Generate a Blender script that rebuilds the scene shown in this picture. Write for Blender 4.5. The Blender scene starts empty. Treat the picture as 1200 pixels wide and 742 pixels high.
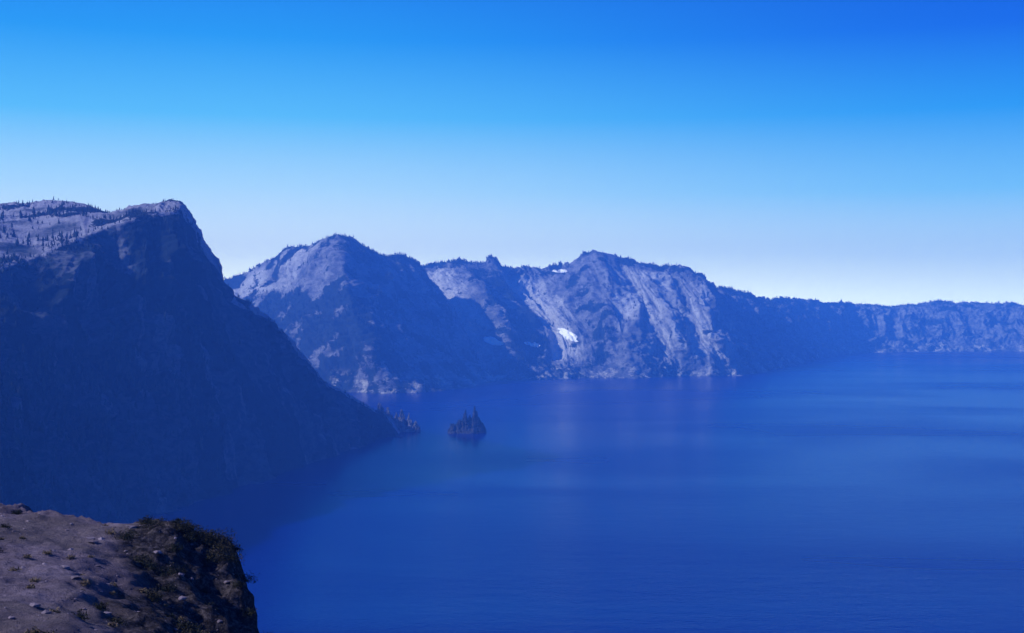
import bpy, math, numpy as np
rng = np.random.default_rng(7)
scene = bpy.context.scene
F = 1448.0; H = 300.0      # focal length in image pixels, viewpoint height above lake (m)
EYE = 360.0  # image pixel row of the horizon

def P(b, v, d):            # image pixel column, image pixel row, distance north (m) -> world
    return ((b-600)/F*d, d, H+(EYE-v)/F*d)
def S(b, v):               # image pixel column, row -> shoreline point on the lake level
    d = H*F/(v-EYE)
    return ((b-600)/F*d, d, 0.0)

# ------------------------------------------------------------ noise
perm = rng.permutation(256).astype(np.int64); perm = np.concatenate([perm, perm, perm])
gr = rng.normal(size=(256, 3)); gr /= np.linalg.norm(gr, axis=1)[:, None]
def perlin(x, y, z):
    x, y, z = np.broadcast_arrays(x, y, z)
    xi = np.floor(x).astype(np.int64); yi = np.floor(y).astype(np.int64); zi = np.floor(z).astype(np.int64)
    xf = x-xi; yf = y-yi; zf = z-zi
    xi &= 255; yi &= 255; zi &= 255
    u = xf*xf*xf*(xf*(xf*6-15)+10); v = yf*yf*yf*(yf*(yf*6-15)+10); w = zf*zf*zf*(zf*(zf*6-15)+10)
    def g(dx, dy, dz):
        h = perm[perm[perm[(xi+dx) & 255]+((yi+dy) & 255)]+((zi+dz) & 255)]
        q = gr[h]
        return q[..., 0]*(xf-dx)+q[..., 1]*(yf-dy)+q[..., 2]*(zf-dz)
    a = g(0,0,0)*(1-u)+g(1,0,0)*u; b = g(0,1,0)*(1-u)+g(1,1,0)*u
    c = g(0,0,1)*(1-u)+g(1,0,1)*u; d = g(0,1,1)*(1-u)+g(1,1,1)*u
    return ((a*(1-v)+b*v)*(1-w)+(c*(1-v)+d*v)*w)*1.6
def fbm(x, y, z, o=5, gain=0.5):
    r = 0; a = 1
    for i in range(o):
        r = r+a*perlin(x*2**i+i*7.3, y*2**i+3.1*i, z*2**i); a *= gain
    return r
def ridged(x, y, z, o=4, gain=0.5):
    r = 0; a = 1; t = 0
    for i in range(o):
        r = r+a*(1-2*np.abs(perlin(x*2**i+i*5.7, y*2**i+i*2.3, z*2**i))); t += a; a *= gain
    return r/t
def sst(a, b, x):
    t = np.clip((x-a)/(b-a), 0, 1); return t*t*(3-2*t)

# ------------------------------------------------------------ mesh helpers
def mesh_np(name, V, Fc, mat, smooth=True, attrs=None):
    V = np.asarray(V, dtype=np.float32).reshape(-1, 3); Fc = np.asarray(Fc, dtype=np.int32)
    k = Fc.shape[1]; n = len(Fc)
    me = bpy.data.meshes.new(name)
    me.vertices.add(len(V)); me.vertices.foreach_set("co", V.ravel())
    me.loops.add(n*k); me.loops.foreach_set("vertex_index", Fc.ravel())
    me.polygons.add(n); me.polygons.foreach_set("loop_start", np.arange(0, n*k, k, dtype=np.int32))
    me.polygons.foreach_set("loop_total", np.full(n, k, dtype=np.int32))
    me.update(calc_edges=True)
    me.polygons.foreach_set("use_smooth", np.full(n, smooth, dtype=bool))
    for an, av in (attrs or {}).items():
        at = me.attributes.new(an, 'FLOAT', 'POINT'); at.data.foreach_set("value", np.asarray(av, dtype=np.float32).ravel())
    ob = bpy.data.objects.new(name, me); scene.collection.objects.link(ob)
    if mat: me.materials.append(mat)
    return ob
def grid_faces(nr, nc):
    i = np.arange(nr-1)[:, None]*nc+np.arange(nc-1)[None, :]
    return np.stack([i, i+1, i+nc+1, i+nc], -1).reshape(-1, 4)

def normals(G):
    du = np.gradient(G, axis=1); dv = np.gradient(G, axis=0)
    n = np.cross(du, dv); n /= (np.linalg.norm(n, axis=-1, keepdims=True)+1e-9)
    return n
def blur(G, k, ax):
    for _ in range(k):
        Gp = np.concatenate([np.take(G, [0], ax), G, np.take(G, [-1], ax)], ax)
        n = G.shape[ax]
        G = 0.25*np.take(Gp, range(0, n), ax)+0.5*np.take(Gp, range(1, n+1), ax)+0.25*np.take(Gp, range(2, n+2), ax)
    return G

def loft(cols, nc, segs, wcol, Lg, ag, af, fs, strata=0, bl=(10, 6), seed=0, crest_row=2, damp=(2.0, 2.6, 0.4), qd=None, crag=0, jag=0):
    """cols: (ncontrol, nrows, 3) -> dense displaced grid"""
    C = np.array(cols, dtype=float)
    w = np.array(wcol, dtype=float)
    q = np.linspace(w[0], w[-1], nc)
    R = np.empty((C.shape[1], nc, 3))
    for r in range(C.shape[1]):
        for a in range(3):
            R[r, :, a] = np.interp(q, w, C[:, r, a])
    rows = []
    rp = []
    for s, n in enumerate(segs):
        t = np.linspace(0, 1, n, endpoint=False)
        for tt in t:
            rows.append(R[s]*(1-tt)+R[s+1]*tt); rp.append(s+tt)
    rows.append(R[-1]); rp.append(len(segs))
    G = np.array(rows); rp = np.array(rp)
    G = blur(G, bl[0], 1); G = blur(G, bl[1], 0)
    N = normals(G)
    if N[G.shape[0]//2, :, 2].mean() < 0: N = -N
    x, y, z = G[..., 0], G[..., 1], G[..., 2]
    mid = R[-2]
    s = np.concatenate([[0], np.cumsum(np.linalg.norm(np.diff(mid, axis=0), axis=1))])[None, :]
    t = rp[:, None]
    zc = np.maximum(z[np.searchsorted(rp, crest_row)], 1)[None, :]
    rel = np.clip(z/zc, 0, 1.2)
    front = sst(crest_row-0.3, crest_row+0.8, t)
    dm = damp[2]+(1-damp[2])*sst(damp[0], damp[1], t)
    if qd: dm = dm*np.interp(q, qd[0], qd[1])[None, :]
    warp = 0.35*perlin(s/Lg*0.7+seed, t*1.1+0*s, 0.3)
    g = ridged(s/Lg+warp+seed, t*0.55+0*s, seed*1.7, 5, 0.5)
    mask = (0.12+0.88*front)*sst(-0.02, 0.25, z/np.maximum(zc, 60)+0*t)*np.clip(zc/250, 0.1, 1.3)
    D = ag*(g-0.35)*mask
    amp = np.clip(zc/200, 0.15, 1)
    D += af*fbm(x/fs+seed, y/fs, z/fs, 6, 0.5)*amp*(0.35+0.65*front)
    D += af*0.35*(ridged(x/fs*3+seed, y/fs*3, z/fs*3, 4, 0.6)-0.4)*amp
    if strata:
        zz = z+10*perlin(x/300, y/300, seed+0.5)
        st = perlin(zz/26.0, 0.2*perlin(x/200, y/200, 1.1), 4.4)+0.5*perlin(zz/11.0, x/400, 8.1)
        D += strata*st*front*amp*(0.4+0.6*sst(0.15, 0.5, rel))
    D = D*dm
    if crag:
        cm = sst(-0.15, 0.35, fbm(x/240+seed, y/240, z/160, 3))*(0.35+0.65*np.maximum(sst(0.75, .95, rel), sst(.3, .1, rel)))
        D += crag*(ridged(x/55, y/55+seed, z/75, 4, 0.6)-0.25)*cm*amp*sst(1.7, 2.0, t)
    G = G+N*D[..., None]
    if jag:
        xs = G[..., 0]
        jz = (ridged(xs/110+seed, 0*xs+.3, 0*xs+.7, 5, .65)-.3)*sst(-.5, .3, fbm(xs/500+seed, 0*xs, 0*xs+2.2, 2))
        G[..., 2] += jag*jz*np.exp(-((t-2.03)/.14)**2)*amp
    return G, rp, s, q[None, :], g

def conifer(nl, sides, r):
    V = []; T = []
    b = len(V)
    for k in range(4):
        a = k*math.pi/2; V += [(0.028*math.cos(a), 0.028*math.sin(a), -0.1)]
    V.append((0, 0, 0.7))
    for k in range(4): T.append((b+k, b+(k+1) % 4, b+4))
    for l in range(nl):
        f = l/nl
        z0 = 0.12+0.80*f; z1 = min(1.0, z0+0.36*(1-f*0.45)); R = 0.19*(1-f)**0.85+0.02
        b = len(V); off = r.uniform(0, 6)
        for k in range(sides):
            a = off+2*math.pi*k/sides+r.uniform(-.2, .2)
            rr = R*(r.uniform(0.45, 1.25))
            V.append((rr*math.cos(a), rr*math.sin(a), z0+r.uniform(-0.05, 0.05)))
        V.append((r.uniform(-.01, .01), r.uniform(-.01, .01), z1))
        for k in range(sides): T.append((b+k, b+(k+1) % sides, b+sides))
    return np.array(V), np.array(T)
TEMPL = [conifer(6, 7, rng) for _ in range(6)]
def forest(name, pts, hs, mat, wide=1.0):
    VV = []; TT = []; off = 0
    kind = rng.integers(0, len(TEMPL), len(pts))
    for k, (tv, tt) in enumerate(TEMPL):
        m = kind == k; p = pts[m]; h = hs[m]; n = len(p)
        if n == 0: continue
        a = rng.uniform(0, 6.28, n); c, s_ = np.cos(a)[:, None], np.sin(a)[:, None]
        wd = rng.uniform(0.75, 1.35, n)[:, None]*wide
        X = (tv[None, :, 0]*c-tv[None, :, 1]*s_)*h[:, None]*wd
        Y = (tv[None, :, 0]*s_+tv[None, :, 1]*c)*h[:, None]*wd
        Z = tv[None, :, 2]*h[:, None]
        V = np.stack([X+p[:, None, 0], Y+p[:, None, 1], Z+p[:, None, 2]], -1).reshape(-1, 3)
        T = (tt[None]+(np.arange(n)*len(tv))[:, None, None]).reshape(-1, 3)+off
        off += len(V); VV.append(V); TT.append(T)
    return mesh_np(name, np.concatenate(VV), np.concatenate(TT), mat, smooth=False)
def scatter(G, prob, n, hmin, hmax):
    N = normals(G)
    e1 = np.linalg.norm(np.gradient(G, axis=0), axis=-1); e2 = np.linalg.norm(np.gradient(G, axis=1), axis=-1)
    w = (np.clip(prob, 0, None)*e1*e2*np.abs(N[..., 2])).ravel(); w /= w.sum()
    idx = rng.choice(len(w), n, p=w)
    p = G.reshape(-1, 3)[idx].copy()
    p[:, 0] += rng.uniform(-1.5, 1.5, n); p[:, 1] += rng.uniform(-1.5, 1.5, n)
    h = hmin+(hmax-hmin)*rng.random(n)**1.8
    return p, h

# ------------------------------------------------------------ materials
class NB:
    def __init__(s, name):
        s.m = bpy.data.materials.new(name); s.m.use_nodes = True
        s.t = s.m.node_tree; s.t.nodes.clear()
        s.out = s.t.nodes.new("ShaderNodeOutputMaterial")
        g = s.t.nodes.new("ShaderNodeNewGeometry"); s.pos = g.outputs["Position"]; s.nor = g.outputs["Normal"]
    def n(s, ty, **kw):
        nd = s.t.nodes.new(ty)
        for k, v in kw.items(): setattr(nd, k, v)
        return nd
    def set(s, sock, v):
        if isinstance(v, bpy.types.NodeSocket): s.t.links.new(v, sock)
        else: sock.default_value = v
    def attr(s, name):
        a = s.n("ShaderNodeAttribute"); a.attribute_name = name; return a.outputs["Fac"]
    def mapv(s, scale, vec=None):
        m = s.n("ShaderNodeMapping"); s.set(m.inputs[0], vec or s.pos); m.inputs["Scale"].default_value = scale
        return m.outputs[0]
    def noise(s, scale=(1, 1, 1), detail=8, rough=0.6, dist=0, ty=None):
        nd = s.n("ShaderNodeTexNoise")
        s.set(nd.inputs["Vector"], s.mapv(scale)); nd.inputs["Scale"].default_value = 1
        nd.inputs["Detail"].default_value = detail; nd.inputs["Roughness"].default_value = rough
        nd.inputs["Distortion"].default_value = dist
        if ty: nd.noise_type = ty
        return nd.outputs[0]
    def math(s, op, a, b=0.0, c=0.0, clamp=False):
        nd = s.n("ShaderNodeMath", operation=op, use_clamp=clamp)
        s.set(nd.inputs[0], a); s.set(nd.inputs[1], b); s.set(nd.inputs[2], c); return nd.outputs[0]
    def mr(s, v, a, b, c=0.0, d=1.0):
        nd = s.n("ShaderNodeMapRange", interpolation_type='SMOOTHSTEP'); s.set(nd.inputs[0], v)
        for i, x in enumerate((a, b, c, d)): nd.inputs[i+1].default_value = x
        return nd.outputs[0]
    def mix(s, f, a, b):
        nd = s.n("ShaderNodeMix", data_type='RGBA'); s.set(nd.inputs[0], f)
        s.set(nd.inputs[6], a if isinstance(a, bpy.types.NodeSocket) else (*a, 1)); s.set(nd.inputs[7], b if isinstance(b, bpy.types.NodeSocket) else (*b, 1))
        return nd.outputs[2]
    def sep(s, v):
        nd = s.n("ShaderNodeSeparateXYZ"); s.set(nd.inputs[0], v); return nd.outputs
    def bump(s, h, strength, dist):
        nd = s.n("ShaderNodeBump"); s.set(nd.inputs["Height"], h); nd.inputs["Strength"].default_value = strength
        nd.inputs["Distance"].default_value = dist; return nd.outputs[0]
    def bsdf(s, col, rough=0.9, normal=None, spec=0.2, ior=None):
        nd = s.n("ShaderNodeBsdfPrincipled"); s.set(nd.inputs["Base Color"], col if isinstance(col, bpy.types.NodeSocket) else (*col, 1))
        s.set(nd.inputs["Roughness"], rough); nd.inputs["Specular IOR Level"].default_value = spec
        if ior: nd.inputs["IOR"].default_value = ior
        if normal: s.set(nd.inputs["Normal"], normal)
        s.t.links.new(nd.outputs[0], s.out.inputs[0]); return nd

def rock_mat(name, rock, rock2, scree, veg, sc, pale=None, bump=4.0):
    b = NB(name)
    n1 = b.noise((1/(60*sc), 1/(60*sc), 1/(30*sc)), 9, 0.65, 0.4)
    n3 = b.noise((1/(16*sc), 1/(16*sc), 1/(12*sc)), 6, 0.75)
    j = b.math('MULTIPLY', b.math('SUBTRACT', n3, 0.5), 1.0)
    c = b.mix(b.mr(n1, 0.38, 0.62), rock, rock2)
    c = b.mix(b.mr(b.math('ADD', b.attr("scree"), j), 0.25, 0.85), c, scree)
    c = b.mix(b.mr(b.math('ADD', b.attr("veg"), j), 0.42, 0.6), c, veg)
    if pale:
        z = b.sep(b.pos)[2]
        pn = b.noise((1/60, 1/60, 1/45), 7, 0.75)
        f = b.math('MULTIPLY', b.mr(z, 90, 25, 0, .7), b.mr(pn, 0.53, 0.59))
        c = b.mix(f, c, pale)
    c = b.mix(b.mr(n3, 0.5, 0.72, 0.0, 0.8), c, tuple(x*0.35 for x in rock))
    h = b.math('ADD', b.math('MULTIPLY', n1, 1.6), b.math('MULTIPLY', n3, .9))
    b.bsdf(c, 0.95, b.bump(h, 1.0, bump*sc), 0.05)
    return b.m

M_far = rock_mat("far_wall_rock", (.08,.09,.13), (.20,.205,.27), (.43,.43,.50), (.016,.028,.038), 1.0, pale=(.50,.48,.49), bump=10)
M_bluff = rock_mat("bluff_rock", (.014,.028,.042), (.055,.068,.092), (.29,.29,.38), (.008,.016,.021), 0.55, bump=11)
def simple(name, c1, c2, s, bumpd=0, rough=0.95):
    b = NB(name); n = b.noise((1/s, 1/s, 1/s), 8, 0.65)
    b.bsdf(b.mix(b.mr(n, 0.3, 0.7), c1, c2), rough, b.bump(n, 0.8, bumpd) if bumpd else None, 0.1); return b.m
M_tree = simple("conifer_needles", (.012,.022,.026), (.035,.052,.046), 30)
M_snow = simple("old_snow", (.8,.82,.85), (.92,.92,.94), 12, 1.0, 0.6)
M_isle = simple("island_rock", (.012,.018,.025), (.06,.065,.085), 10, 3)
M_head = simple("headland_rock", (.04,.048,.065), (.22,.22,.27), 9, 3)

# ------------------------------------------------------------ bluff (near left caldera wall)
def colA(sky, rim, m1, m2, sh, plateau):
    sky, rim, m1, m2 = P(*sky), P(*rim), P(*m1), P(*m2); sh = S(*sh)
    if plateau:
        b1 = (sky[0]-60, sky[1]+350, sky[2]-90); b0 = (sky[0]-150, sky[1]+1100, sky[2]*0.2)
    else:
        b1 = (sky[0]+10, sky[1]+150, sky[2]*0.5); b0 = (sky[0]+20, sky[1]+380, -25)
    uw = (sh[0]+70, sh[1]-50, -35)
    return [b0, b1, sky, rim, m1, m2, sh, uw]
A = [
 (-900, colA((-900,200,1700),(-1100,320,800),(-1100,420,760),(-1000,620,700),(-900,1000),1)),
 (-350, colA((-350,232,2300),(-420,330,1350),(-420,400,1250),(-350,560,1100),(-300,840),1)),
 (-150, colA((-150,238,2450),(-190,330,1550),(-170,400,1450),(-110,540,1300),(-90,745),1)),
 (0, colA((0,241,2550),(-30,325,1800),(-15,400,1680),(30,520,1500),(40,680),1)),
 (60, colA((60,235,2550),(50,298,2020),(65,370,1880),(90,500,1700),(100,640),1)),
 (100, colA((100,239,2520),(92,279,2120),(100,360,1970),(120,490,1780),(135,625),1)),
 (128, colA((128,249,2440),(124,269,2180),(130,350,2040),(155,480,1860),(165,612),1)),
 (150, colA((152,243,2420),(150,262,2210),(155,345,2080),(180,470,1910),(195,601),1)),
 (182, colA((182,238,2400),(180,256,2260),(185,340,2120),(205,460,1980),(225,590),1)),
 (210, colA((212,239,2380),(208,250,2310),(217,330,2200),(245,450,2080),(270,574),1)),
 (222, colA((224,251,2390),(220,262,2350),(235,340,2250),(275,450,2150),(305,563),0)),
 (236, colA((238,280,2420),(236,290,2390),(255,355,2310),(300,455,2230),(335,553),0)),
 (258, colA((260,316,2460),(258,326,2435),(280,375,2390),(325,465,2330),(365,543),0)),
 (268, colA((266,344,2490),(267,352,2465),(300,400,2430),(345,472,2400),(390,536),0)),
 (300, colA((302,362,2550),(303,371,2525),(325,415,2500),(365,480,2490),(410,529),0)),
 (340, colA((340,400,2640),(342,408,2622),(360,440,2610),(390,488,2600),(425,522),0)),
 (375, colA((377,444,2740),(379,450,2725),(390,466,2715),(410,495,2700),(440,516),0)),
 (420, colA((422,470,2840),(424,476,2828),(430,485,2815),(438,499,2790),(450,513),0)),
 (450, colA((450,486,2900),(452,491,2892),(454,497,2885),(458,504,2865),(462,511),0)),
 (480, colA((470,512,2935),(470,513,2930),(471,514,2925),(471,515,2915),(472,514),0)),
]
wA = [a[0] for a in A]; wA[0] = -500
GA, rpA, sA, qA, gA = loft([a[1] for a in A], 1150, [14, 22, 70, 80, 120, 90, 10], wA, 200, 42, 20, 130, strata=14, bl=(5, 3), seed=2.3, crest_row=2,
    damp=(3.0, 3.6, 0.22), qd=([205, 222, 265, 310], [1, .45, .45, 1]), crag=11)
tA = rpA[:, None]
nA = fbm(GA[..., 0]/120, GA[..., 1]/120, 0.7, 5)
screeA = sst(3.12, 2.95, tA)*(0.8+0.8*nA)+sst(40, -60, qA)*sst(4.2, 3.6, tA)*0.5*(nA > -0.2)+0.42*sst(0.15, .5, fbm(sA/60, tA*1.0+0*sA, 3.3, 5))*(tA > 3)
vegA = np.where(tA < 3.05, .66*sst(0.0, 0.5, nA), sst(-0.1, 0.45, nA))
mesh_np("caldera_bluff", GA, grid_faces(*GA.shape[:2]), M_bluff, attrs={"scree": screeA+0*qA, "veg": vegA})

# ------------------------------------------------------------ mid mountain
def colB(sky, r1, r2, sh, back=500):
    sky, r1, r2 = P(*sky), P(*r1), P(*r2); sh = S(*sh)
    b1 = (sky[0]+20, sky[1]+back*0.4, sky[2]*0.7); b0 = (sky[0]+40, sky[1]+back*1.3, sky[2]*0.1-20)
    uw = (sh[0]+5, sh[1]-60, -35)
    return [b0, b1, sky, r1, r2, sh, uw]
B = [
 (60, colB((60,360,5900),(60,385,5650),(60,425,5200),(60,453))),
 (180, colB((180,350,5800),(180,375,5500),(180,420,5050),(180,455))),
 (262, colB((262,331,5800),(262,355,5520),(270,400,5030),(285,457))),
 (290, colB((290,321,5700),(288,348,5430),(298,395,4980),(318,457))),
 (322, colB((322,300,5560),(318,338,5280),(325,388,4870),(350,458))),
 (335, colB((334,290,5500),(330,335,5200),(337,386,4800),(365,458))),
 (362, colB((362,288,5340),(355,330,5040),(368,378,4680),(402,460))),
 (378, colB((378,279,5270),(370,322,4940),(386,374,4600),(420,460))),
 (396, colB((396,275,5200),(402,316,4800),(415,370,4500),(450,461))),
 (416, colB((416,281,5250),(435,325,4960),(460,385,4640),(496,460))),
 (436, colB((436,294,5360),(462,333,5110),(492,393,4790),(530,457))),
 (452, colB((450,299,5430),(477,336,5190),(507,396,4880),(545,455))),
 (487, colB((472,300,5550),(496,340,5330),(528,400,5030),(562,451))),
 (505, colB((491,307,5720),(517,355,5480),(548,412,5180),(577,448))),
 (540, colB((525,365,5900),(545,395,5700),(565,430,5350),(584,448))),
]
GB, rpB, sB, qB, gB = loft([a[1] for a in B], 760, [8, 14, 90, 120, 110, 6], [a[0] for a in B], 190, 36, 18, 170, strata=6, bl=(3, 3), seed=5.1, crag=17, jag=14)
tB = rpB[:, None]
nB = fbm(sB/170, tB*1.2+0*sB, 2.2, 5)
litB = np.interp(qB, [60, 250, 300, 385, 400, 540], [.3, .5, .6, .6, -.1, -.25])*sst(3.35, 3.0, tB+0.25*nB)  # sun and shade put into the scree colour: upper left paler, right darker
screeLitB = litB+0.5*nB-.25*sst(3.2, 3.6, tB)*sst(4.6, 4.3, tB)
vegB = 0.42+0.6*fbm(GB[..., 0]/90, GB[..., 1]/90, GB[..., 2]/90, 4)-0.3*litB+0.32*sst(3.0, 3.4, tB+.3*nB)*sst(440, 380, qB)+.25*sst(2.45,2.1,tB+.4*nB)
mesh_np("mountain", GB, grid_faces(*GB.shape[:2]), M_far, attrs={"scree": screeLitB, "veg": vegB})

# ------------------------------------------------------------ far rim
C = [
 (400, colB((400,330,6400),(400,350,6100),(430,400,5800),(480,447))),
 (440, colB((440,322,6300),(450,350,6000),(480,400,5700),(530,447))),
 (500, colB((500,311,6250),(512,345,6000),(535,395,5700),(575,446))),
 (540, colB((540,307,6200),(562,345,5760),(592,385,5430),(604,446))),
 (562, colB((560,309,6220),(580,348,5900),(615,387,5600),(622,445))),
 (570, colB((569,308,6230),(590,348,6000),(627,387,5680),(634,445))),
 (576, colB((576,301,6250),(600,350,6060),(638,388,5760),(645,444))),
 (590, colB((588,315,6330),(616,350,6130),(650,389,5760),(660,444))),
 (620, colB((618,317,6350),(638,350,6080),(662,390,5690),(675,443))),
 (655, colB((655,313,6350),(675,350,5980),(690,392,5580),(705,443))),
 (672, colB((672,307,6300),(686,350,5930),(700,391,5540),(714,443))),
 (682, colB((682,298,6270),(697,348,5870),(711,390,5500),(724,443))),
 (697, colB((698,294,6230),(714,345,5800),(730,390,5420),(744,443))),
 (720, colB((722,300,6280),(748,342,6000),(765,390,5620),(780,442))),
 (745, colB((745,307,6270),(770,344,5870),(790,392,5470),(806,441))),
 (770, colB((775,315,6260),(800,348,5960),(815,395,5600),(835,441))),
 (785, colB((788,313,6220),(812,348,5880),(828,395,5550),(850,440))),
 (800, colB((803,315,6200),(824,350,5820),(840,395,5520),(864,440))),
 (820, colB((820,321,6240),(840,355,5980),(863,400,5720),(886,438))),
 (830, colB((831,337,6500),(855,365,6250),(882,405,5980),(903,434))),
 (865, colB((865,341,6900),(882,368,6600),(905,405,6320),(925,430))),
 (892, colB((892,350,7400),(905,372,7100),(928,402,6780),(945,426))),
 (930, colB((930,352,8100),(938,370,7850),(950,395,7550),(963,419))),
 (1000, colB((1000,356,8900),(1000,372,8650),(1000,396,8350),(1000,414))),
 (1045, colB((1045,360,8950),(1045,374,8700),(1045,397,8500),(1045,413))),
 (1085, colB((1085,356,8950),(1085,372,8700),(1085,396,8500),(1085,412))),
 (1150, colB((1150,356,8950),(1150,373,8700),(1150,396,8500),(1150,412))),
 (1200, colB((1200,358,8900),(1200,373,8650),(1200,396,8450),(1200,412))),
 (1290, colB((1290,350,8700),(1290,373,8450),(1290,396,8250),(1290,414))),
 (1400, colB((1600,345,8200),(1600,373,7950),(1600,396,7750),(1600,417))),
 (1500, colB((2600,340,6200),(2600,373,5950),(2600,410,5750),(2600,440))),
 (1580, colB((4800,320,3200),(4800,373,2950),(4800,450,2750),(4800,530))),
]
GC, rpC, sC, qC, gC = loft([a[1] for a in C], 1700, [8, 14, 90, 110, 100, 6], [a[0] for a in C], 170, 42, 18, 170, strata=6, bl=(2, 2), seed=9.4, crag=26, jag=26)
tC = rpC[:, None]
nC = fbm(sC/140, tC*1.1+0*sC, 6.2, 5)
fineC = fbm(sC/22, tC*1.6+0*sC, 1.2, 5, .6)
biasC = np.interp(qC, [400, 480, 505, 530, 545, 572, 584, 620, 645, 665, 690, 705, 760, 805, 830, 870, 1000, 1850],
                      [.3, .8, .8, .5, -.7, -.8, .85, .9, .3, -.45, .0, .55, .6, .5, .05, .0, -.05, .0])
midC = sst(2.15, 2.5, tC)*sst(4.9, 4.4, tC)
screeC = biasC*midC+0.35*nC+.33*fineC
vegC = 0.44-0.38*biasC*midC+0.65*fbm(GC[..., 0]/110, GC[..., 1]/110, GC[..., 2]/110, 5)-.15*midC
rim = mesh_np("caldera_rim", GC, grid_faces(*GC.shape[:2]), M_far, attrs={"scree": screeC, "veg": vegC})

# snow patches lying on the rim slope
def snow(b, v, wpx, hpx, tilt):
    p = GC.reshape(-1, 3)
    pb = 600+GC[..., 0]/GC[..., 1]*F; pv = EYE-(GC[..., 2]-H)/GC[..., 1]*F
    front = (rpC[:, None] > 2)
    k = np.argmin(np.where(front, (pb-b)**2+(pv-v)**2, 1e9)); c = p[k]
    sx = wpx/F*c[1]; sz = hpx/F*c[1]
    dx = GC[..., 0]-c[0]; dz = GC[..., 2]-c[2]+tilt*dx
    e = (dx/sx)**2+(dz/sz)**2+0.6*perlin(GC[..., 0]/22, GC[..., 2]/14, 0.5)
    ins = (e < 1) & front & (np.abs(GC[..., 1]-c[1]) < 150)
    f = grid_faces(*GC.shape[:2]); m = ins.ravel()[f].all(1); f = f[m]
    if len(f) == 0: return
    u, inv = np.unique(f, return_inverse=True)
    V = p[u]+np.array([0, -2.5, 2.5])
    mesh_np("snow_patch", V, inv.reshape(-1, 4), M_snow)
snow(666, 393, 12, 6, 0.4); snow(577, 401, 12, 4.5, 0.25); snow(656, 318, 9, 2.6, 0.0); snow(625, 405, 11, 3, 0.2)

# ------------------------------------------------------------ forests
def pxof(G): return 600+G[..., 0]/G[..., 1]*F
N_A = np.abs(normals(GA)[..., 2])
prA = (sst(0.05, 0.45, nA)*1.0+0.02)*sst(0.35, 0.6, N_A)*((tA > 2.05) & (tA < 5.8))*np.where(tA < 3.05, 1.4, 0.55)*(GA[..., 2] > 12)
p1, h1 = scatter(GA, prA, 5500, 3.5, 10)
rimline = ((tA > 2.85) & (tA < 3.2))*1.0*sst(-0.2, 0.3, nA+0.1)+((tA > 1.97) & (tA < 2.06))*.4*sst(-.1, .3, nA)
p2, h2 = scatter(GA, rimline*np.ones_like(nA)*(pxof(GA) < 215), 1000, 3.5, 8)
low = sst(330, 120, pxof(GA))*((tA > 4.3) & (tA < 6))*(GA[..., 2] > 15)*(0.3+sst(-0.2, 0.3, nA))
p3, h3 = scatter(GA, low, 4500, 7, 18)
edgeleft = sst(150, 0, pxof(GA))*((tA > 2.2) & (tA < 3.15))*(0.1+sst(-.05, .35, nA))*(pxof(GA) > -200)
p4, h4 = scatter(GA, edgeleft, 1100, 5, 16)
forest("conifer_forest", np.concatenate([p1, p2, p3, p4]), np.concatenate([h1, h2, h3, h4]), M_tree, 1.1)
def farforest(G, veg, t, cnt, ccnt, seed):
    n = fbm(G[..., 0]/260+seed, G[..., 1]/260, G[..., 2]/260, 5)
    pr = sst(0.35, 0.8, veg)*((t > 1.8) & (t < 4.8))*(G[..., 2] > 10)+0.04*(t > 1.9)*(t < 4.8)
    a, ha = scatter(G, pr, cnt, 6, 16)
    cr = ((t > 1.9) & (t < 2.12))*sst(-0.35, 0.2, n)
    b, hb = scatter(G, cr, ccnt, 6, 16)
    forest("conifer_forest", np.concatenate([a, b]), np.concatenate([ha, hb]), M_tree, 1.2)
farforest(GB, vegB, tB, 6500, 600, 1.0)
farforest(GC, vegC, tC, 19000, 5000, 3.0)

# ------------------------------------------------------------ heightfield rocks (island, headland)
def hf(name, cx, cy, w, d, ang, fn, mat, n=(180, 120)):
    u = np.linspace(-1, 1, n[0])[None, :]; v = np.linspace(-1, 1, n[1])[:, None]
    z = fn(u, v)
    X = u*w+0*v; Y = v*d+0*u
    X = X+2.0*perlin(X/8, Y/8, z/6); Y = Y+2.0*perlin(X/8+9, Y/8, z/6)
    c, s = math.cos(ang), math.sin(ang)
    G = np.stack([cx+X*c-Y*s, cy+X*s+Y*c, z], -1)
    mesh_np(name, G, grid_faces(n[1], n[0]), mat, smooth=False)
    return G
def spires(lst, seed, base):
    def fn(u, v):
        e = np.sqrt(np.clip(1-(u/.92)**2, 0, 1))
        r = np.abs(v+0.15*np.sin(u*4))/np.maximum(e, 0.05)
        z = base*e*(1-r**1.8)-2
        for (su, sv, h, w) in lst:
            q = np.sqrt(((u-su)/w)**2+((v-sv)/(w*2.0))**2)
            z = np.maximum(z, h*(1.0-q**1.0)+0*u)
        z = z*(1+0.35*fbm(u*7+seed, v*3, 0.5, 5, .6))+4*(ridged(u*9+seed, v*5, 0.2, 4)-0.5)*(z > 2)
        edge = np.minimum(1-np.abs(u), 1-np.abs(v))
        return np.where(edge < 0.03, -8, np.maximum(z, -8))
    return fn
ix, iy, _ = S(547, 508)
GI = hf("phantom_island", ix, iy+14, 48, 24, 0.1, spires([(-0.66,0,23,.36),(-0.36,0,33,.38),(-0.08,0,50,.40),(0.16,.1,42,.38),(0.40,0,54,.38),(0.62,0,36,.34),(0.80,0,18,.24)], 1.2, 19), M_isle)
hx, hy, _ = S(468, 506)
hf("rocky_headland", hx, hy+14, 56, 26, -0.1, spires([(-0.9,0,66,.65),(-0.5,0,54,.45),(-0.2,0,42,.34),(0.1,0,50,.34),(0.4,0,36,.3),(0.68,0,24,.26)], 4.4, 16), M_head)
pi = GI[40:85, 15:165].reshape(-1, 3); pi = pi[(pi[:, 2] > 5) & (pi[:, 2] < 34)]
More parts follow.
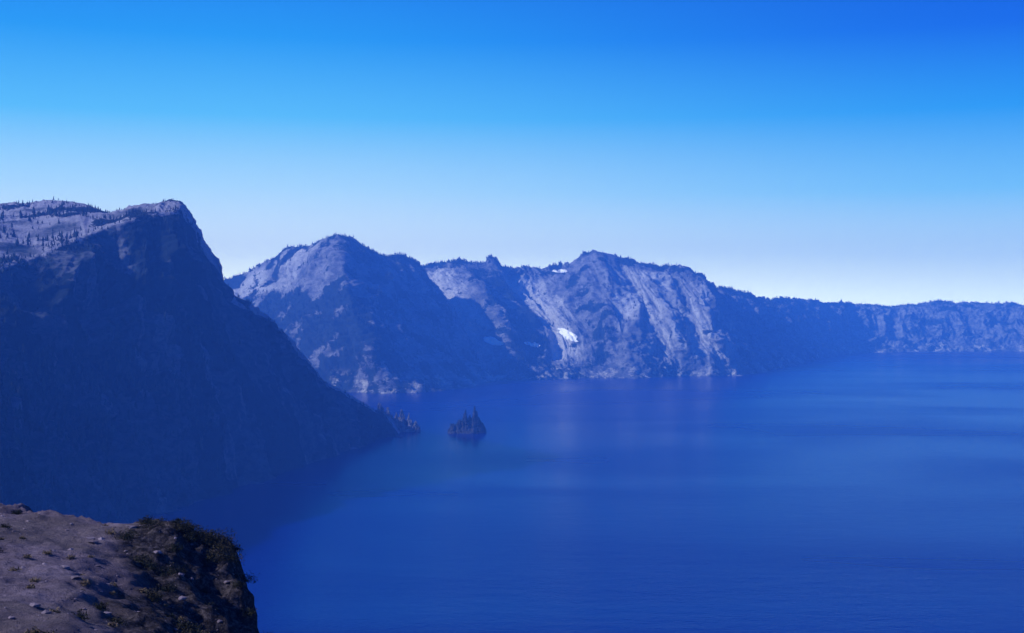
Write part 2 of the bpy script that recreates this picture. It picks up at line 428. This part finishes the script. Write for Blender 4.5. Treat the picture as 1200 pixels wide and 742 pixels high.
pi = pi[rng.choice(len(pi), 90)]-np.array([0, 0, 1.0])
forest("conifer_stand", pi, rng.uniform(3.5, 7, 90), M_tree, 1.6)

# ------------------------------------------------------------ foreground outcrop (ground at the viewpoint)
nx, ny = 760, 760
gx = np.linspace(-80, 50, nx)[None, :]
gy = np.linspace(-35, 118, ny)[:, None]
X = gx+0*gy; Y = gy+0*gx
ey = np.array([-45, -5, 0, 6, 25, 36, 46, 56, 64, 70, 80, 130]); ex = np.array([6, 3.5, 2.0, -1.0, -5.2, -7.1, -9.2, -11.7, -13.9, -16.2, -38, -160])
edge = np.interp(Y[:, 0], ey, ex)[:, None]
edge2 = np.interp(Y[:, 0], [-45, 0, 25, 46, 70, 85, 130], [3, 2, -5.7, -9.8, -16.4, -19, -30])[:, None]
wob = 1.1*fbm(X/9, Y/9, 0.3, 4)+0.6*fbm(X/2.2, Y/2.2, 1.3, 4)
dist_right = X-edge+wob
far_edge = 77+0*X+0.10*(X+20)
dist_far = Y-far_edge+wob
do = np.maximum(dist_right, dist_far)
yl = np.array([-45, 0, 10, 20, 40, 60, 76, 130]); zl = np.array([298.6, 298.3, 296.0, 293.2, 289.4, 287.5, 286.6, 282])
top = np.interp(Y[:, 0], yl, zl)[:, None]+np.clip(-X-19, -6, 60)*0.125*sst(10, 60, Y)+0.4*fbm(X/14, Y/14, 0.9, 5)
top = top+.6*np.exp(-((X+18.5)/3.5)**2-((Y-71)/6)**2)
top = top-0.42*np.clip(dist_right+7.5, 0, 8)*sst(68, 56, Y)*sst(8, 25, Y)
drop = np.where(do > 0, do*2.2+0.4*np.abs(do)**1.25, 0)+0.8*sst(-5, 0, do)
rk = sst(-9, -1.5, do)
Z = top-drop+rk*(1.5*(ridged(X/5, Y/5, top*0, 6, 0.6)-0.35))+0.14*fbm(X/1.8, Y/1.8, 0.2, 5, .65)
Z = np.maximum(Z, -20)
k = sst(-1, 6, do)
Xd = X+k*2.5*fbm(Z/4, Y/5, 0.4, 3); Yd = Y+k*2.5*fbm(Z/4, X/5, 7.4, 3)
GF = np.stack([Xd, Yd, Z], -1)
b = NB("outcrop_ground")
n1 = b.noise((1/3.5,)*3, 10, 0.7, 0.3); n2 = b.noise((3.0,)*3, 8, 0.75); n3 = b.noise((1/12,)*3, 8, 0.65)
c = b.mix(b.mr(n1, .35, .65), (.14,.112,.145), (.24,.195,.25))
c = b.mix(b.mr(n2, .42, .7, 0, .8), c, (.07,.055,.07))
c = b.mix(b.mr(n3, .48, .60, 0, .65), c, (.10,.084,.09))
c = b.mix(b.mr(b.math('ADD', b.attr("rocky"), b.math('MULTIPLY', b.math('SUBTRACT', n1, .5), 1.2)), .35, .85), c, b.mix(b.mr(n2, .42, .7), (.02,.018,.022), (.13,.11,.12)))
b.bsdf(c, .95, b.bump(b.math('ADD', n1, b.math('MULTIPLY', n2, .6)), 1.0, .4), .05)
rocky = sst(-8.5, -2.5, X-edge2+wob)
mesh_np("rock_outcrop", GF, grid_faces(ny, nx), b.m, attrs={"rocky": rocky})

# shrubs: clumps of leaf-sized blades
def shrubs(name, pts, rad, mat, per=420):
    VV = []
    for p, r in zip(pts, rad):
        m = int(per*(0.5+r))
        d = rng.normal(size=(m, 3)); d /= np.linalg.norm(d, axis=1)[:, None]; d[:, 2] = np.abs(d[:, 2])
        lob = 1+0.8*perlin(d[:, 0]*2+p[0], d[:, 1]*2+p[1], d[:, 2]*2)
        q = p+d*(rng.random(m)**0.45*r*lob)[:, None]*np.array([1.15, 1.15, 0.85])
        a = rng.normal(size=(m, 3)); a /= np.linalg.norm(a, axis=1)[:, None]
        bb = np.cross(a, rng.normal(size=(m, 3))); bb /= np.linalg.norm(bb, axis=1)[:, None]
        s = rng.uniform(0.03, 0.08, m)[:, None]
        VV.append(np.stack([q-a*s, q+bb*s*.6, q+a*s*1.2], 1))
    V = np.concatenate(VV).reshape(-1, 3)
    mesh_np(name, V, np.arange(len(V)).reshape(-1, 3), mat, smooth=False)
M_sh = simple("shrub_leaves", (.012,.018,.014), (.05,.045,.032), 1.5)
M_dry = simple("dry_grass", (.12,.09,.06), (.20,.155,.10), 1.0)
fp = GF.reshape(-1, 3); dof = do.ravel()
def pick(lo, hi, y0, y1, n, x0=-60):
    m = (dof > lo) & (dof < hi) & (fp[:, 1] > y0) & (fp[:, 1] < y1) & (fp[:, 0] > x0)
    return fp[m][rng.choice(m.sum(), n)]
shrubs("alpine_shrubs", pick(-5.5, 1.2, 34, 76, 80, -22), rng.uniform(.2, .7, 80), M_sh, 600)
shrubs("alpine_shrubs", pick(-2.5, 0.6, 66, 77, 14, -21.5), rng.uniform(.35, .8, 14), M_sh, 900)
shrubs("alpine_shrubs", pick(-30, -6, 30, 72, 30), rng.uniform(.10, .35, 30), M_sh)
shrubs("dry_grass_tufts", pick(-14, 0.0, 34, 76, 60, -30), rng.uniform(.10, .26, 60), M_dry, 260)
def stones(n):
    base = np.array([(0,0,1),(.9,0,.4),(.28,.85,.4),(-.72,.53,.4),(-.72,-.53,.4),(.28,-.85,.4),(.72,.53,-.4),(-.28,.85,-.4),(-.9,0,-.4),(-.28,-.85,-.4),(.72,-.53,-.4),(0,0,-1)])
    T = np.array([(0,1,2),(0,2,3),(0,3,4),(0,4,5),(0,5,1),(1,6,2),(2,7,3),(3,8,4),(4,9,5),(5,10,1),(2,6,7),(3,7,8),(4,8,9),(5,9,10),(1,10,6),(11,7,6),(11,8,7),(11,9,8),(11,10,9),(11,6,10)])
    p = pick(-40, 0.3, 8, 76, n)
    V = base[None]*rng.uniform(.6, 1.3, (n, 12, 1))*(rng.random((n, 1, 1))**6*.22+.03)*np.array([1.2, 1, .6])+p[:, None]
    F_ = (T[None]+(np.arange(n)*12)[:, None, None]).reshape(-1, 3)
    mesh_np("loose_stones", V.reshape(-1, 3), F_, simple("stone", (.10,.08,.10), (.24,.2,.25), .8), smooth=False)
stones(3500)

# ------------------------------------------------------------ lake
b = NB("lake_water")
rip = b.noise((1/7, 1/4, 1), 5, 0.6); rip2 = b.noise((1/60, 1/26, 1), 4, 0.6)
slick = b.noise((1/1100, 1/520, 1), 3, 0.45, 0.5)
sl = b.mr(slick, .35, .68)
h = b.math('ADD', b.math('MULTIPLY', rip, 1.0), b.math('MULTIPLY', rip2, 1.8))
bn = b.n("ShaderNodeBump"); b.set(bn.inputs["Height"], h); bn.inputs["Distance"].default_value = 1.0
b.set(bn.inputs["Strength"], b.math('MULTIPLY_ADD', sl, 0.30, 0.30))
pw = b.bsdf((.0, .005, .135), b.math('MULTIPLY_ADD', sl, .10, .19), bn.outputs[0], .3, 1.33)
pw.inputs["Specular Tint"].default_value = (.02, .30, .95, 1)
R = 30000
mesh_np("lake", [(-R,-R,0),(R,-R,0),(R,R,0),(-R,R,0)], [(0,1,2,3)], b.m, False)

# ------------------------------------------------------------ haze (homogeneous air over the caldera; small emission added to brighten it, standing in for multiple scattering)
m = bpy.data.materials.new("haze"); m.use_nodes = True; t = m.node_tree; t.nodes.clear()
o = t.nodes.new("ShaderNodeOutputMaterial"); vs = t.nodes.new("ShaderNodeVolumeScatter")
vs.inputs["Color"].default_value = (.05, .23, 1, 1); vs.inputs["Density"].default_value = 1.25e-4; vs.inputs["Anisotropy"].default_value = 0.0
va = t.nodes.new("ShaderNodeVolumeAbsorption"); va.inputs["Color"].default_value = (.1, .45, 1, 1); va.inputs["Density"].default_value = 0.8e-4
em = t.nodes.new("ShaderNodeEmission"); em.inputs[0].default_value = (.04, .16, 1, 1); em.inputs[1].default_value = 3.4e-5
ad = t.nodes.new("ShaderNodeAddShader"); t.links.new(vs.outputs[0], ad.inputs[0]); t.links.new(va.outputs[0], ad.inputs[1])
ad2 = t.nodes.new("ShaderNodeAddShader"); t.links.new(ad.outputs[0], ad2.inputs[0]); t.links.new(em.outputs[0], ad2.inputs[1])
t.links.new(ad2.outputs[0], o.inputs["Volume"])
x0, x1, y0, y1, z0, z1 = -14000, 14000, -3000, 9700, -60, 720
V = [(x, y, z) for x in (x0, x1) for y in (y0, y1) for z in (z0, z1)]
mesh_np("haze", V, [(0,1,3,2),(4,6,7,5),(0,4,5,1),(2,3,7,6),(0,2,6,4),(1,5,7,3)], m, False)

# ------------------------------------------------------------ sun + sky
el = math.radians(34)
az = math.atan2(-1.0, -0.16)    # from +Y clockwise
d = np.array([math.sin(az)*math.cos(el), math.cos(az)*math.cos(el), math.sin(el)])
from mathutils import Vector
sun = bpy.data.lights.new("sun", 'SUN'); sun.energy = 4.9; sun.angle = math.radians(.5); sun.color = (.95, .92, 1.0)
so = bpy.data.objects.new("sun", sun); scene.collection.objects.link(so)
so.rotation_euler = Vector(tuple(d)).to_track_quat('Z', 'Y').to_euler(); so.location = (-500, 0, 900)

w = bpy.data.worlds.new("World"); scene.world = w; w.use_nodes = True; t = w.node_tree; t.nodes.clear()
def N(ty, **k):
    n_ = t.nodes.new(ty)
    for a, b_ in k.items(): setattr(n_, a, b_)
    return n_
out = N("ShaderNodeOutputWorld"); bg = N("ShaderNodeBackground"); t.links.new(bg.outputs[0], out.inputs[0])
sky = N("ShaderNodeTexSky", sky_type='NISHITA', sun_disc=False, sun_elevation=el, sun_rotation=az, altitude=2100)
tc = N("ShaderNodeTexCoord"); sp = N("ShaderNodeSeparateXYZ"); t.links.new(tc.outputs["Generated"], sp.inputs[0])
def ramp(stops):
    r = N("ShaderNodeValToRGB"); e = r.color_ramp.elements
    while len(e) < len(stops): e.new(0.5)
    for i, (p, c, g) in enumerate(stops): e[i].position = p; e[i].color = (c[0]*g, c[1]*g, c[2]*g, 1)
    return r
def lin(r, g, b_): return tuple(((v/255+.055)/1.055)**2.4 if v > 10 else v/255/12.92 for v in (r, g, b_))
mz = N("ShaderNodeMath", operation='MULTIPLY'); t.links.new(sp.outputs[2], mz.inputs[0]); mz.inputs[1].default_value = 2.0
L = ramp([(0, lin(250,246,222), 1.9), (.05, lin(244,245,230), 1.42), (.10, lin(230,240,243), 1.03), (.19, lin(184,226,250), .93), (.30, lin(95,193,248), .9), (.42, lin(38,155,242), .88), (.60, lin(14,102,228), .85), (1.0, lin(8,60,160), .8)])
Rr = ramp([(0, lin(234,240,232), 1.6), (.05, lin(224,236,237), 1.2), (.10, lin(200,228,244), .93), (.18, lin(124,200,247), .9), (.30, lin(38,154,240), .88), (.42, lin(8,98,226), .88), (.60, lin(4,68,200), .8), (1.0, lin(4,45,150), .75)])
t.links.new(mz.outputs[0], L.inputs[0]); t.links.new(mz.outputs[0], Rr.inputs[0])
mx = N("ShaderNodeMapRange", interpolation_type='SMOOTHSTEP'); t.links.new(sp.outputs[0], mx.inputs[0])
mx.inputs[1].default_value = -0.25; mx.inputs[2].default_value = 0.45
m1 = N("ShaderNodeMix", data_type='RGBA'); t.links.new(mx.outputs[0], m1.inputs[0]); t.links.new(L.outputs[0], m1.inputs[6]); t.links.new(Rr.outputs[0], m1.inputs[7])
sc_ = N("ShaderNodeMix", data_type='RGBA', blend_type='MULTIPLY'); sc_.inputs[0].default_value = 1
t.links.new(sky.outputs[0], sc_.inputs[6]); sc_.inputs[7].default_value = (.02, .06, .14, 1)
m2 = N("ShaderNodeMix", data_type='RGBA'); m2.inputs[0].default_value = .08
t.links.new(m1.outputs[2], m2.inputs[6]); t.links.new(sc_.outputs[2], m2.inputs[7]); t.links.new(m2.outputs[2], bg.inputs[0])
bg.inputs[1].default_value = 1.2

cam = bpy.data.cameras.new("camera"); co = bpy.data.objects.new("camera", cam); scene.collection.objects.link(co)
cam.sensor_width = 36; cam.lens = 36*F/1200; cam.clip_start = .5; cam.clip_end = 100000
co.location = (0, 0, H); co.rotation_euler = (math.radians(90)-math.atan((371-EYE)/F), 0, 0)
scene.camera = co
scene.view_settings.view_transform = 'Standard'; scene.view_settings.look = 'None'; scene.view_settings.exposure = 0
